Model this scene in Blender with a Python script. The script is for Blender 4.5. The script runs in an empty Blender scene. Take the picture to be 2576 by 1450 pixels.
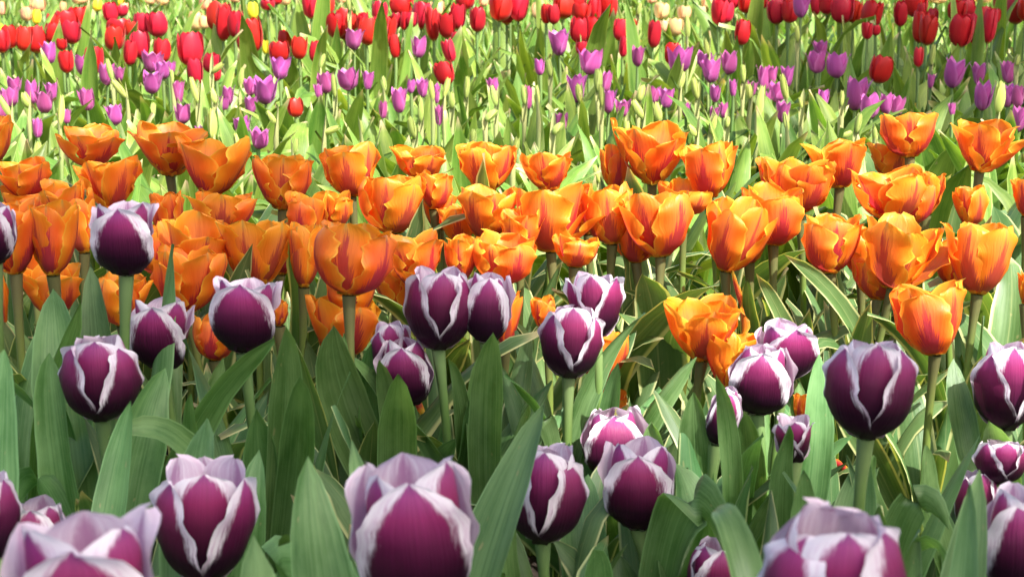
import bpy, math, random
from mathutils import Vector, Matrix, noise as mnoise

# ------------------------------------------------------------------ camera, world, sun, exposure
SC = bpy.context.scene
R = math.radians
FPX = 4085.0                       # focal length in picture units (picture 2576 x 1450 units)
PITCH = math.atan(785.0 / FPX)
CAM_H = 0.62
cam_d = bpy.data.cameras.new('camera')
cam = bpy.data.objects.new('camera', cam_d)
SC.collection.objects.link(cam)
cam.location = (0, 0, CAM_H)
cam.rotation_euler = (math.pi / 2 - PITCH, 0, 0)
cam_d.sensor_width = 36.0
cam_d.lens = 36.0 * FPX / 2576.0
cam_d.clip_start = 0.02
cam_d.clip_end = 1000.0
cam_d.dof.use_dof = True
cam_d.dof.focus_distance = 2.0
cam_d.dof.aperture_fstop = 18.0
SC.camera = cam

SUN_EL, SUN_AZ = R(50), R(142)     # azimuth clockwise from +Y
SUN_DIR = Vector((math.sin(SUN_AZ) * math.cos(SUN_EL), math.cos(SUN_AZ) * math.cos(SUN_EL), math.sin(SUN_EL)))
world = bpy.data.worlds.new('World')
SC.world = world
world.use_nodes = True
wn = world.node_tree
sky = wn.nodes.new('ShaderNodeTexSky')
sky.sky_type = 'NISHITA'
sky.sun_disc = False
sky.sun_elevation = SUN_EL
sky.sun_rotation = SUN_AZ
sky.air_density = 0.85
sky.dust_density = 4.5
sky.ozone_density = 1.0
wn.links.new(sky.outputs[0], wn.nodes['Background'].inputs[0])
wn.nodes['Background'].inputs[1].default_value = 0.14
sun_d = bpy.data.lights.new('sun', 'SUN')
sun_d.energy = 5.0
sun_d.angle = R(0.55)
sun_d.color = (1.0, 0.975, 0.93)
sun = bpy.data.objects.new('sun', sun_d)
SC.collection.objects.link(sun)
sun.location = SUN_DIR * 20
sun.rotation_euler = SUN_DIR.to_track_quat('Z', 'Y').to_euler()
SC.view_settings.view_transform = 'Standard'
SC.view_settings.look = 'None'
SC.view_settings.exposure = 1.36
SC.view_settings.gamma = 1.0
SC.view_settings.use_curve_mapping = False

# ------------------------------------------------------------------ helpers
FWD = Vector((0, math.cos(PITCH), -math.sin(PITCH)))
UPV = Vector((0, math.sin(PITCH), math.cos(PITCH)))
CAMP = Vector((0, 0, CAM_H))

def at(x, y, d):
    """point at ground distance d that the lens sees at picture position x, y"""
    v = FWD + Vector((1, 0, 0)) * ((x - 1288) / FPX) + UPV * ((725 - y) / FPX)
    return CAMP + v * (d / v.y)

def metres(px, p):
    return px * (p - CAMP).dot(FWD) / FPX

def lin(keys, t):
    for i in range(len(keys) - 1):
        a, b = keys[i], keys[i + 1]
        if t <= b[0]:
            k = (t - a[0]) / (b[0] - a[0]) if b[0] > a[0] else 0
            k = max(0, min(1, k))
            return a[1] + (b[1] - a[1]) * k
    return keys[-1][1]

def smooth(keys, t):
    for i in range(len(keys) - 1):
        a, b = keys[i], keys[i + 1]
        if t <= b[0]:
            k = max(0, min(1, (t - a[0]) / (b[0] - a[0])))
            k = k * k * (3 - 2 * k)
            return a[1] + (b[1] - a[1]) * k
    return keys[-1][1]

class MB:
    def __init__(s):
        s.v, s.f, s.uv, s.mi = [], [], [], []
    def grid(s, pts, nu, nv, mi=0, closed=False, M=None):
        """pts[j][i] -> Vector ; uv over the grid"""
        o = len(s.v)
        for j in range(nv):
            for i in range(nu):
                p = pts[j][i]
                s.v.append(M @ p if M else p)
        w = nu if closed else nu - 1
        for j in range(nv - 1):
            for i in range(w):
                i2 = (i + 1) % nu
                s.f.append((o + j * nu + i, o + j * nu + i2, o + (j + 1) * nu + i2, o + (j + 1) * nu + i))
                u0, u1 = i / w, (i + 1) / w
                v0, v1 = j / (nv - 1), (j + 1) / (nv - 1)
                s.uv += [(u0, v0), (u1, v0), (u1, v1), (u0, v1)]
                s.mi.append(mi)
    def mesh(s, name, mats):
        me = bpy.data.meshes.new(name)
        me.from_pydata(s.v, [], s.f)
        uvl = me.uv_layers.new(name='UVMap')
        uvl.data.foreach_set('uv', [c for p in s.uv for c in p])
        for m in (mats if isinstance(mats, (list, tuple)) else [mats]):
            me.materials.append(m)
        me.polygons.foreach_set('material_index', s.mi)
        me.polygons.foreach_set('use_smooth', [True] * len(s.f))
        me.update()
        return me

def link(name, data, parent=None, loc=None):
    o = bpy.data.objects.new(name, data)
    SC.collection.objects.link(o)
    if parent: o.parent = parent
    if loc is not None: o.location = loc
    return o

def tag(o, label, cat, group=None):
    o['label'] = label
    o['category'] = cat
    if group: o['group'] = group
    return o

def structure(o):
    o['kind'] = 'structure'
    return o

# ------------------------------------------------------------------ node helper
class NT:
    def __init__(s, name):
        s.m = bpy.data.materials.new(name)
        s.m.use_nodes = True
        s.t = s.m.node_tree
        s.t.nodes.clear()
        s.out = s.t.nodes.new('ShaderNodeOutputMaterial')
    def n(s, typ, **kw):
        nd = s.t.nodes.new(typ)
        for k, v in kw.items(): setattr(nd, k, v)
        return nd
    def set(s, sock, v):
        if hasattr(v, 'is_linked') or isinstance(v, bpy.types.NodeSocket): s.t.links.new(v, sock)
        elif v is not None:
            if sock.type == 'RGBA' and len(v) == 3: v = (*v, 1)
            sock.default_value = v
    def math(s, op, a, b=None, c=None, clamp=False):
        nd = s.n('ShaderNodeMath', operation=op, use_clamp=clamp)
        s.set(nd.inputs[0], a)
        if b is not None: s.set(nd.inputs[1], b)
        if c is not None: s.set(nd.inputs[2], c)
        return nd.outputs[0]
    def mix(s, f, a, b, blend='MIX'):
        nd = s.n('ShaderNodeMix', data_type='RGBA', blend_type=blend)
        s.set(nd.inputs[0], f); s.set(nd.inputs[6], a); s.set(nd.inputs[7], b)
        return nd.outputs[2]
    def step(s, x, a, b):
        nd = s.n('ShaderNodeMapRange', interpolation_type='SMOOTHSTEP')
        s.set(nd.inputs[0], x); nd.inputs[1].default_value = a; nd.inputs[2].default_value = b
        return nd.outputs[0]
    def uv(s):
        tc = s.n('ShaderNodeUVMap', uv_map='UVMap')
        sp = s.n('ShaderNodeSeparateXYZ')
        s.t.links.new(tc.outputs[0], sp.inputs[0])
        return sp.outputs[0], sp.outputs[1]
    def vec(s, x, y, z=0.0):
        nd = s.n('ShaderNodeCombineXYZ')
        s.set(nd.inputs[0], x); s.set(nd.inputs[1], y); s.set(nd.inputs[2], z)
        return nd.outputs[0]
    def noise(s, vec, scale=1.0, detail=3.0, rough=0.55):
        nd = s.n('ShaderNodeTexNoise')
        s.set(nd.inputs['Vector'], vec)
        nd.inputs['Scale'].default_value = scale
        nd.inputs['Detail'].default_value = detail
        nd.inputs['Roughness'].default_value = rough
        return nd.outputs[0]
    def ramp(s, x, keys):
        nd = s.n('ShaderNodeValToRGB')
        r = nd.color_ramp
        while len(r.elements) < len(keys): r.elements.new(0.5)
        for e, (p, v) in zip(r.elements, keys):
            e.position = p
            e.color = (v, v, v, 1) if not isinstance(v, tuple) else (*v, 1)
        s.set(nd.inputs[0], x)
        return nd.outputs[0]
    def rnd(s):
        return s.n('ShaderNodeObjectInfo').outputs['Random']
    def island(s):
        return s.n('ShaderNodeNewGeometry').outputs['Random Per Island']
    def back(s):
        return s.n('ShaderNodeNewGeometry').outputs['Backfacing']
    def bump(s, h, strength, dist):
        nd = s.n('ShaderNodeBump')
        nd.inputs['Strength'].default_value = strength
        nd.inputs['Distance'].default_value = dist
        s.set(nd.inputs['Height'], h)
        return nd.outputs[0]
    def finish(s, col, rough=0.5, transl=0.3, tcol=None, spec=0.4, normal=None, sheen=0.0, coat=0.0):
        p = s.n('ShaderNodeBsdfPrincipled')
        s.set(p.inputs['Base Color'], col)
        s.set(p.inputs['Roughness'], rough)
        p.inputs['Specular IOR Level'].default_value = spec
        if sheen:
            p.inputs['Sheen Weight'].default_value = sheen
            p.inputs['Sheen Roughness'].default_value = 0.4
        if normal is not None: s.t.links.new(normal, p.inputs['Normal'])
        if transl > 0:
            t = s.n('ShaderNodeBsdfTranslucent')
            s.set(t.inputs[0], tcol if tcol is not None else col)
            mx = s.n('ShaderNodeMixShader')
            mx.inputs[0].default_value = transl
            s.t.links.new(p.outputs[0], mx.inputs[1])
            s.t.links.new(t.outputs[0], mx.inputs[2])
            s.t.links.new(mx.outputs[0], s.out.inputs[0])
        else:
            s.t.links.new(p.outputs[0], s.out.inputs[0])
        return s.m

def hsv_vary(nt, col, amt_v=0.25, amt_h=0.02, src=None):
    r = src if src is not None else nt.rnd()
    nd = nt.n('ShaderNodeHueSaturation')
    nt.set(nd.inputs['Color'], col)
    nt.set(nd.inputs['Value'], nt.math('MULTIPLY_ADD', r, amt_v, 1.0 - amt_v / 2))
    r2 = nt.math('FRACT', nt.math('MULTIPLY', r, 7.31))
    nt.set(nd.inputs['Hue'], nt.math('MULTIPLY_ADD', r2, amt_h, 0.5 - amt_h / 2))
    return nd.outputs[0]

# ------------------------------------------------------------------ materials
def mat_purple():
    t = NT('purple_petal')
    U, V = t.uv()
    u = t.math('ABSOLUTE', t.math('MULTIPLY_ADD', U, 2.0, -1.0))
    r = t.rnd()
    seed = t.math('MULTIPLY', r, 37.0)
    fe = t.noise(t.vec(t.math('MULTIPLY', U, 26.0), t.math('MULTIPLY', V, 6.0), seed), 1.0, 4.0, 0.7)
    lo = t.noise(t.vec(t.math('MULTIPLY', U, 5.0), t.math('MULTIPLY', V, 3.0), seed), 1.0, 2.0)
    p = t.ramp(V, [(0.0, 1.0), (0.24, 1.0), (0.35, 0.86), (0.50, 0.73), (0.66, 0.62), (0.80, 0.48), (0.90, 0.34), (1.0, 0.08)])
    x = t.math('SUBTRACT', p, u)
    x = t.math('ADD', x, t.math('MULTIPLY_ADD', fe, 0.50, -0.25))
    x = t.math('ADD', x, t.math('MULTIPLY_ADD', lo, 0.12, -0.06))
    x = t.math('ADD', x, t.math('MULTIPLY_ADD', t.math('FRACT', t.math('MULTIPLY', r, 5.7)), 0.20, -0.10))
    mo = t.step(x, -0.13, 0.10)
    pinkness = t.math('MULTIPLY', t.math('MULTIPLY', t.step(x, -0.50, -0.02), t.step(fe, 0.40, 0.68)), 0.5)
    mo = t.math('MAXIMUM', mo, t.step(V, 0.33, 0.20))
    streak = t.noise(t.vec(t.math('MULTIPLY', U, 46.0), t.math('MULTIPLY', V, 1.6), seed), 1.0, 3.0, 0.6)
    pc = t.ramp(V, [(0.0, (0.022, 0.004, 0.016)), (0.32, (0.016, 0.002, 0.010)), (0.54, (0.075, 0.006, 0.031)), (0.72, (0.20, 0.019, 0.080)), (0.88, (0.25, 0.04, 0.135)), (1.0, (0.18, 0.05, 0.15))])
    pc = t.mix(t.math('MULTIPLY', streak, 0.75), pc, t.mix(1.0, pc, (1.75, 1.5, 1.9), 'MULTIPLY'))
    white = t.mix(streak, (0.76, 0.69, 0.74), (0.84, 0.80, 0.82))
    white = t.mix(pinkness, white, (0.46, 0.17, 0.36))
    co = t.mix(mo, white, pc)
    # inner face: pale with a purple stripe
    pi = t.ramp(V, [(0.0, 1.0), (0.3, 0.8), (0.6, 0.42), (0.9, 0.16), (1.0, 0.05)])
    xi = t.math('ADD', t.math('SUBTRACT', pi, u), t.math('MULTIPLY_ADD', fe, 0.5, -0.25))
    mi = t.math('MULTIPLY', t.step(xi, -0.12, 0.2), 0.7)
    ci = t.mix(mi, t.mix(t.step(streak, 0.4, 0.7), (0.68, 0.52, 0.62), (0.82, 0.73, 0.78)), (0.33, 0.08, 0.24))
    col = t.mix(t.back(), co, ci)
    # green-white collar at the stem
    col = t.mix(t.step(V, 0.06, 0.025), col, (0.35, 0.36, 0.25))
    col = hsv_vary(t, col, 0.22, 0.02)
    b = t.bump(t.math('ADD', streak, t.math('MULTIPLY', lo, 1.5)), 0.4, 0.002)
    return t.finish(col, 0.46, 0.32, spec=0.3, normal=b)

def mat_orange():
    t = NT('orange_petal')
    U, V = t.uv()
    u = t.math('ABSOLUTE', t.math('MULTIPLY_ADD', U, 2.0, -1.0))
    r = t.rnd()
    seed = t.math('MULTIPLY', r, 53.0)
    lo = t.noise(t.vec(t.math('MULTIPLY', U, 3.0), t.math('MULTIPLY', V, 2.0), seed), 1.0, 2.0)
    fan = t.math('DIVIDE', t.math('MULTIPLY_ADD', U, 2.0, -1.0), t.math('MULTIPLY_ADD', V, 1.2, 0.25))
    fe = t.noise(t.vec(t.math('MULTIPLY', fan, 17.0), t.math('MULTIPLY', V, 2.2), t.math('ADD', seed, 4.0)), 1.0, 4.0, 0.65)
    ray = t.noise(t.vec(t.math('MULTIPLY', fan, 9.0), t.math('MULTIPLY', V, 1.5), seed), 1.0, 3.0, 0.6)
    body = t.mix(lo, (0.80, 0.128, 0.010), (0.86, 0.195, 0.012))
    body = t.mix(t.math('MULTIPLY', ray, 0.4), body, (0.88, 0.25, 0.03))
    ed = t.math('MAXIMUM', t.step(u, 0.5, 1.0), t.math('MULTIPLY', t.step(V, 0.6, 0.98), 0.9))
    ed = t.math('MULTIPLY', ed, t.math('MULTIPLY_ADD', lo, 0.8, 0.45), clamp=True)
    body = t.mix(t.math('MULTIPLY', ed, 0.62), body, (0.90, 0.44, 0.025))
    rim = t.step(u, 0.9, 1.0)
    body = t.mix(t.math('MULTIPLY', rim, 0.6), body, (0.90, 0.64, 0.08))
    # red flame up the midrib
    p = t.ramp(V, [(0.0, 0.0), (0.05, 0.35), (0.16, 0.66), (0.34, 0.50), (0.48, 0.34), (0.62, 0.20), (0.8, 0.11), (0.96, 0.02)])
    x = t.math('ADD', t.math('SUBTRACT', p, u), t.math('MULTIPLY_ADD', fe, 1.25, -0.70))
    x = t.math('MAXIMUM', x, t.math('SUBTRACT', t.math('MULTIPLY', p, 0.40), u))
    fl = t.step(x, -0.05, 0.11)
    fl = t.math('MULTIPLY', fl, t.math('MULTIPLY_ADD', t.back(), -0.6, 0.92))
    fl = t.math('MULTIPLY', fl, t.step(V, 0.03, 0.14))
    fcol = t.mix(lo, (0.50, 0.035, 0.025), (0.40, 0.045, 0.06))
    col = t.mix(fl, body, fcol)
    # pinker tone beside the flame
    pk = t.math('MULTIPLY', t.math('MULTIPLY', t.step(u, 0.62, 0.1), t.step(V, 0.25, 0.55)), t.step(V, 0.98, 0.7))
    col = t.mix(t.math('MULTIPLY', t.math('MULTIPLY', pk, t.math('SUBTRACT', 1.0, fl)), 0.30), col, (0.80, 0.26, 0.11))
    col = t.mix(t.math('MULTIPLY', t.step(V, 0.13, 0.03), t.step(fe, 0.3, 0.55)), col, (0.72, 0.47, 0.04))
    tip = t.math('MULTIPLY', t.step(u, 0.2, 0.02), t.step(V, 0.78, 0.99))
    col = t.mix(t.math('MULTIPLY', tip, 0.55), col, (0.42, 0.38, 0.10))
    col = hsv_vary(t, col, 0.16, 0.022)
    b = t.bump(ray, 0.45, 0.0024)
    return t.finish(col, 0.42, 0.42, spec=0.4, normal=b)

def mat_simple_petal(name, c1, c2, edge, base, tr=0.3, rough=0.42, vv=0.3, hh=0.02, inner=None):
    t = NT(name)
    U, V = t.uv()
    u = t.math('ABSOLUTE', t.math('MULTIPLY_ADD', U, 2.0, -1.0))
    seed = t.math('MULTIPLY', t.rnd(), 91.0)
    st = t.noise(t.vec(t.math('MULTIPLY', U, 14.0), t.math('MULTIPLY', V, 1.5), seed), 1.0, 3.0)
    col = t.mix(st, c1, c2)
    col = t.mix(t.math('MULTIPLY', t.step(u, 0.45, 1.0), 0.8), col, edge)
    col = t.mix(t.step(V, 0.16, 0.03), col, base)
    if inner: col = t.mix(t.back(), col, inner)
    col = hsv_vary(t, col, vv, hh)
    return t.finish(col, rough, tr, spec=0.4, normal=t.bump(st, 0.25, 0.001), sheen=0.1)

def mat_pale():
    t = NT('pale_petal')
    U, V = t.uv()
    seed = t.math('MULTIPLY', t.rnd(), 17.0)
    st = t.noise(t.vec(t.math('MULTIPLY', U, 6.0), t.math('MULTIPLY', V, 1.5), seed), 1.0, 2.0)
    k = t.math('MULTIPLY', t.step(st, 0.35, 0.6), t.math('MULTIPLY_ADD', t.rnd(), 0.7, 0.3))
    col = t.mix(k, (0.80, 0.64, 0.26), (0.72, 0.24, 0.19))
    col = t.mix(t.step(V, 0.25, 0.05), col, (0.72, 0.68, 0.22))
    return t.finish(col, 0.45, 0.3)

def mat_leaf(name, c1, c2, edge, ecol, tcol, ew=(0.86, 0.97), rough=0.42, vv=0.35, hh=0.03, tr=0.33, tipc=None, island=False):
    t = NT(name)
    U, V = t.uv()
    u = t.math('ABSOLUTE', t.math('MULTIPLY_ADD', U, 2.0, -1.0))
    r = t.island() if island else t.rnd()
    seed = t.math('MULTIPLY', r, 71.0)
    vein = t.noise(t.vec(t.math('MULTIPLY', U, 30.0), t.math('MULTIPLY', V, 0.9), seed), 1.0, 3.0, 0.65)
    cloud = t.noise(t.vec(t.math('MULTIPLY', U, 2.0), t.math('MULTIPLY', V, 5.0), seed), 1.0, 3.0)
    fine = t.noise(t.vec(t.math('MULTIPLY', U, 120.0), t.math('MULTIPLY', V, 60.0), seed), 1.0, 2.0)
    k = t.math('ADD', t.math('MULTIPLY', vein, 0.45), t.math('MULTIPLY', cloud, 0.55))
    spot = t.noise(t.vec(t.math('MULTIPLY', U, 7.0), t.math('MULTIPLY', V, 22.0), t.math('ADD', seed, 9.0)), 1.0, 1.0)
    col = t.mix(t.step(k, 0.32, 0.68), c1, c2)
    col = t.mix(t.math('MULTIPLY', t.step(fine, 0.55, 0.75), 0.22), col, (c2[0] * 1.5, c2[1] * 1.3, c2[2] * 1.7))
    col = t.mix(t.math('MULTIPLY', t.step(spot, 0.74, 0.80), 0.6), col, (0.26, 0.25, 0.11))
    rib = t.step(u, 0.06, 0.0)
    col = t.mix(t.math('MULTIPLY', rib, 0.25), col, ecol)
    col = t.mix(t.math('MULTIPLY', t.step(u, ew[0], ew[1]), edge), col, ecol)
    col = t.mix(t.step(V, 0.22, 0.02), col, (0.30, 0.36, 0.16))
    if tipc: col = t.mix(t.math('MULTIPLY', t.step(V, 0.93, 1.0), t.step(r, 0.35, 0.6)), col, tipc)
    col = hsv_vary(t, col, vv, hh, r)
    tc = t.mix(1.0, col, tcol, 'MULTIPLY')
    b = t.bump(vein, 0.3, 0.0014)
    return t.finish(col, t.math('MULTIPLY_ADD', cloud, 0.2, rough - 0.1), tr, tc, spec=0.36, normal=b)

def mat_stem(name, top, bot, k0=0.75, k1=1.0, pale=0.2):
    t = NT(name)
    U, V = t.uv()
    seed = t.math('MULTIPLY', t.rnd(), 23.0)
    st = t.noise(t.vec(t.math('MULTIPLY', U, 5.0), t.math('MULTIPLY', V, 3.0), seed), 1.0, 3.0)
    col = t.mix(t.step(V, k0, k1), bot, top)
    col = t.mix(t.math('MULTIPLY', st, pale), col, (0.40, 0.46, 0.22))
    col = hsv_vary(t, col, 0.25, 0.02)
    return t.finish(col, 0.42, 0.12, spec=0.4)

def mat_soil():
    t = NT('soil')
    tc = t.n('ShaderNodeTexCoord').outputs['Object']
    a = t.noise(tc, 45.0, 6.0, 0.7)
    b = t.noise(tc, 220.0, 4.0, 0.7)
    col = t.ramp(a, [(0.3, (0.012, 0.008, 0.006)), (0.55, (0.035, 0.024, 0.017)), (0.75, (0.085, 0.06, 0.042))])
    col = t.mix(t.step(b, 0.6, 0.75), col, (0.14, 0.11, 0.085))
    h = t.math('ADD', a, t.math('MULTIPLY', b, 0.4))
    return t.finish(col, 0.95, 0.0, spec=0.2, normal=t.bump(h, 0.9, 0.02))

def mat_path():
    t = NT('path_gravel')
    tc = t.n('ShaderNodeTexCoord').outputs['Object']
    a = t.noise(tc, 160.0, 3.0)
    col = t.mix(a, (0.27, 0.24, 0.22), (0.42, 0.39, 0.36))
    return t.finish(col, 0.9, 0.0, normal=t.bump(a, 0.4, 0.01))

def mat_bark():
    t = NT('bark')
    tc = t.n('ShaderNodeTexCoord').outputs['Object']
    mp = t.n('ShaderNodeMapping'); mp.inputs['Scale'].default_value = (9, 9, 1.5)
    t.t.links.new(tc, mp.inputs[0])
    a = t.noise(mp.outputs[0], 2.0, 5.0)
    col = t.ramp(a, [(0.3, (0.05, 0.038, 0.03)), (0.7, (0.17, 0.135, 0.105))])
    return t.finish(col, 0.9, 0.0, normal=t.bump(a, 0.8, 0.03))

M_PURPLE = mat_purple()
M_ORANGE = mat_orange()
M_RED = mat_simple_petal('red_petal', (0.40, 0.006, 0.012), (0.58, 0.018, 0.022), (0.56, 0.012, 0.016), (0.52, 0.30, 0.05), 0.28, 0.38, 0.35, 0.014)
M_MAGENTA = mat_simple_petal('magenta_petal', (0.36, 0.045, 0.23), (0.52, 0.11, 0.32), (0.56, 0.16, 0.42), (0.25, 0.045, 0.17), 0.3, 0.42, 0.35, 0.035)
M_YELLOW = mat_simple_petal('yellow_petal', (0.82, 0.62, 0.02), (0.86, 0.70, 0.04), (0.86, 0.70, 0.06), (0.60, 0.60, 0.08), 0.3)
M_PALE = mat_pale()
M_BUD = mat_simple_petal('bud_petal', (0.30, 0.40, 0.07), (0.50, 0.56, 0.15), (0.56, 0.60, 0.18), (0.24, 0.32, 0.08), 0.3, 0.5, 0.3, 0.03)
M_LEAF_BLUE = mat_leaf('blue_green_leaf', (0.052, 0.132, 0.030), (0.155, 0.275, 0.100), 0.6, (0.22, 0.38, 0.16), (1.5, 1.6, 0.6), (0.9, 0.985), vv=0.5, hh=0.03, rough=0.38)
M_LEAF_EDGED = mat_leaf('cream_edged_leaf', (0.065, 0.135, 0.035), (0.13, 0.215, 0.075), 0.95, (0.52, 0.54, 0.24), (1.7, 1.6, 0.5), (0.78, 0.9), tipc=(0.42, 0.36, 0.18))
M_LEAF_LIME = mat_leaf('lime_leaf', (0.085, 0.175, 0.020), (0.225, 0.325, 0.056), 0.5, (0.36, 0.45, 0.12), (1.5, 1.4, 0.5), (0.84, 0.97), tipc=(0.5, 0.4, 0.22))
M_LEAF_MASS = mat_leaf('field_leaf', (0.072, 0.16, 0.018), (0.215, 0.315, 0.056), 0.5, (0.34, 0.44, 0.12), (1.5, 1.4, 0.5), (0.84, 0.97), vv=0.7, hh=0.05, tipc=(0.5, 0.4, 0.22), island=True)
M_LEAF_MASS_NEAR = mat_leaf('bed_leaf', (0.055, 0.125, 0.038), (0.115, 0.205, 0.08), 0.85, (0.44, 0.48, 0.22), (1.6, 1.6, 0.5), (0.82, 0.94), vv=0.6, hh=0.05, tipc=(0.42, 0.36, 0.18), island=True)
M_STEM_PURPLE = mat_stem('green_stem', (0.14, 0.22, 0.075), (0.085, 0.17, 0.034), pale=0.12)
M_STEM_ORANGE = mat_stem('bronze_shaded_stem', (0.10, 0.09, 0.03), (0.14, 0.21, 0.035), 0.65, 0.98, 0.12)  # bronze stem top, with some of the bloom's shadow put into the colour
M_STEM_FAR = mat_stem('field_stem', (0.14, 0.22, 0.06), (0.09, 0.18, 0.04))
M_STEM_BUD = mat_stem('pale_stem', (0.36, 0.36, 0.14), (0.16, 0.26, 0.06), 0.6, 1.0)
M_PISTIL = mat_stem('pistil', (0.55, 0.55, 0.25), (0.35, 0.42, 0.14))
M_STAMEN = NT('stamen').finish((0.03, 0.02, 0.03), 0.8, 0.0)
M_SOIL = mat_soil()

# ------------------------------------------------------------------ setting
mb = MB()
n = 60
def sheet(x0, x1, y0, y1, z, nu, nv, amp=0.0):
    return [[Vector((x0 + (x1 - x0) * i / (nu - 1), y0 + (y1 - y0) * j / (nv - 1), z + amp * mnoise.noise(Vector((i * 0.7, j * 0.7, 3))))) for i in range(nu)] for j in range(nv)]
gx = [-300, -60, -12] + [-4 + 0.16 * i for i in range(51)] + [12, 60, 300]
gy = [-300, -60, -8] + [-1 + 0.16 * i for i in range(82)] + [60, 300]
pts = [[Vector((x, y, (0.022 * mnoise.noise(Vector((x * 5, y * 5, 1))) if abs(x) < 5 and -2 < y < 13 else 0) - 0.012)) for x in gx] for y in gy]
mb.grid(pts, len(gx), len(gy))
structure(link('ground', mb.mesh('ground', M_SOIL)))
mb = MB()
mb.grid(sheet(-60, 60, 18.5, 22.0, 0.02, 2, 2), 2, 2)
structure(link('path', mb.mesh('path', mat_path())))

# ------------------------------------------------------------------ plant geometry
def tube(mb, pts, rads, ns=8, M=None, mi=0):
    rows = []
    for k, p in enumerate(pts):
        a = pts[max(0, k - 1)]; b = pts[min(len(pts) - 1, k + 1)]
        t = (b - a).normalized()
        s = t.cross(Vector((0.31, 0.95, 0.05))).normalized()
        q = t.cross(s)
        rows.append([p + (s * math.cos(2 * math.pi * i / ns) + q * math.sin(2 * math.pi * i / ns)) * rads[k] for i in range(ns)])
    mb.grid(rows, ns, len(rows), mi, True, M)

def bez(a, b, c, t):
    return a * (1 - t) ** 2 + b * 2 * t * (1 - t) + c * t * t

SH_PURPLE = [(0, .24), (.06, .46), (.2, .8), (.4, 1.0), (.6, 1.0), (.76, .97), (.87, .87), (.94, .68), (.98, .44), (1, .14)]
SH_PURPLE_OUT = [(0, .26), (.06, .5), (.2, .86), (.36, 1.0), (.5, .98), (.64, .88), (.77, .72), (.88, .52), (.95, .32), (.985, .17), (1, .05)]
SH_PURPLE_FRONT = [(0, .25), (.06, .48), (.2, .83), (.4, 1.0), (.56, 1.0), (.7, .93), (.81, .79), (.89, .6), (.95, .39), (.985, .2), (1, .05)]
SH_ORANGE = [(0, .24), (.06, .42), (.2, .68), (.42, .92), (.62, 1.0), (.78, .99), (.89, .86), (.955, .62), (.99, .34), (1, .16)]
SH_LILY = [(0, .25), (.1, .55), (.3, .95), (.5, 1.0), (.7, .78), (.85, .48), (.95, .2), (1, .02)]
SH_RED = [(0, .22), (.08, .5), (.25, .84), (.45, 1.0), (.65, .97), (.8, .78), (.91, .48), (.98, .16), (1, .03)]

def petal(mb, H, Rm, th, W, sh, nu, nv, rng, cup=1.1, ruffle=0.0, jag=0.0, M=None, tipcurl=0.0, mid=0.0, flare=0.0):
    """one petal: base at origin, rising along z, outer face to +x"""
    NT_ = 40
    keys = [(0, th[0]), (.16, th[1]), (.42, th[2]), (.74, th[3]), (1, th[4])]
    r = [0.0]; z = [0.0]
    for k in range(NT_):
        a = R(smooth(keys, (k + .5) / NT_))
        r.append(r[-1] + math.sin(a) / NT_)
        z.append(z[-1] + math.cos(a) / NT_)
    rm = max(r); zm = max(z)
    ph = [rng.uniform(0, 6.28) for _ in range(4)]
    sk = rng.uniform(-.09, .09)
    f1, f2 = rng.uniform(2.0, 3.4), rng.uniform(2.0, 3.4)
    sd = rng.uniform(0, 100)
    rows = []
    for j in range(nv):
        t = j / (nv - 1)
        t = .55 * t + .45 * (1 - (1 - t) ** 1.7)
        x = t * NT_; i0 = min(NT_ - 1, int(x)); fr = x - i0
        rr = (r[i0] + (r[i0 + 1] - r[i0]) * fr) * Rm / rm
        zz = (z[i0] + (z[i0 + 1] - z[i0]) * fr) * H / zm
        w = W * smooth(sh, t)
        Rc = max(rr, 0.42 * Rm) * cup
        row = []
        for i in range(nu):
            u = 2 * i / (nu - 1) - 1
            sgn = 1 if u > 0 else 0
            jj = 1 + jag * abs(u) ** 2 * (mnoise.noise(Vector((t * 9, sgn * 7 + sd, 0))) + .6 * mnoise.noise(Vector((t * 24, sgn * 7 + sd, 5))))
            phi = max(-1.75, min(1.75, u * w * jj / Rc))
            px = rr - Rc * (1 - math.cos(phi))
            py = Rc * math.sin(phi) + sk * Rm * t * t
            pz = zz
            if ruffle:
                f = f1 if u < 0 else f2
                e = abs(u) ** 2.2 * min(1, t * 1.6)
                px += ruffle * e * math.sin(f * 2 * math.pi * t + ph[sgn])
                pz += ruffle * .5 * e * math.sin(f * 2 * math.pi * t + ph[sgn] + 1.2)
                px += ruffle * .5 * t * math.sin(u * 2.2 + ph[2])
                if t > .8:
                    pz += jag * H * .10 * (t - .8) / .2 * mnoise.noise(Vector((u * 3.2, sd, 9)))
            px += flare * Rm * abs(u) ** 4 * min(1, max(0, (t - .25) * 2.2))          # edges roll outward
            px += mid * Rm * math.exp(-(u / .16) ** 2) * math.sin(math.pi * t)     # raised midrib
            px += tipcurl * Rm * max(0, (t - .8) / .2) ** 2
            row.append(Vector((px, py, pz)))
        rows.append(row)
    mb.grid(rows, nu, nv, 0, False, M)

def pistil_mesh(name, H, Rm):
    mb = MB()
    rings = [(0, .25), (.12, .3), (.22, .22), (.42, .2), (.47, .3), (.5, .32), (.52, .02)]
    tube(mb, [Vector((0, 0, h * H)) for h, _ in rings], [q * Rm * .38 + .0004 for _, q in rings], 8)
    for k in range(6):
        a = k * math.pi / 3 + .4
        d = Vector((math.cos(a), math.sin(a), 0))
        tube(mb, [d * Rm * .12, d * Rm * .26 + Vector((0, 0, H * .2)), d * Rm * .3 + Vector((0, 0, H * .4))], [.0007, .001, .0015], 5, None, 1)
    return mb.mesh(name, [M_PISTIL, M_STAMEN])

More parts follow.
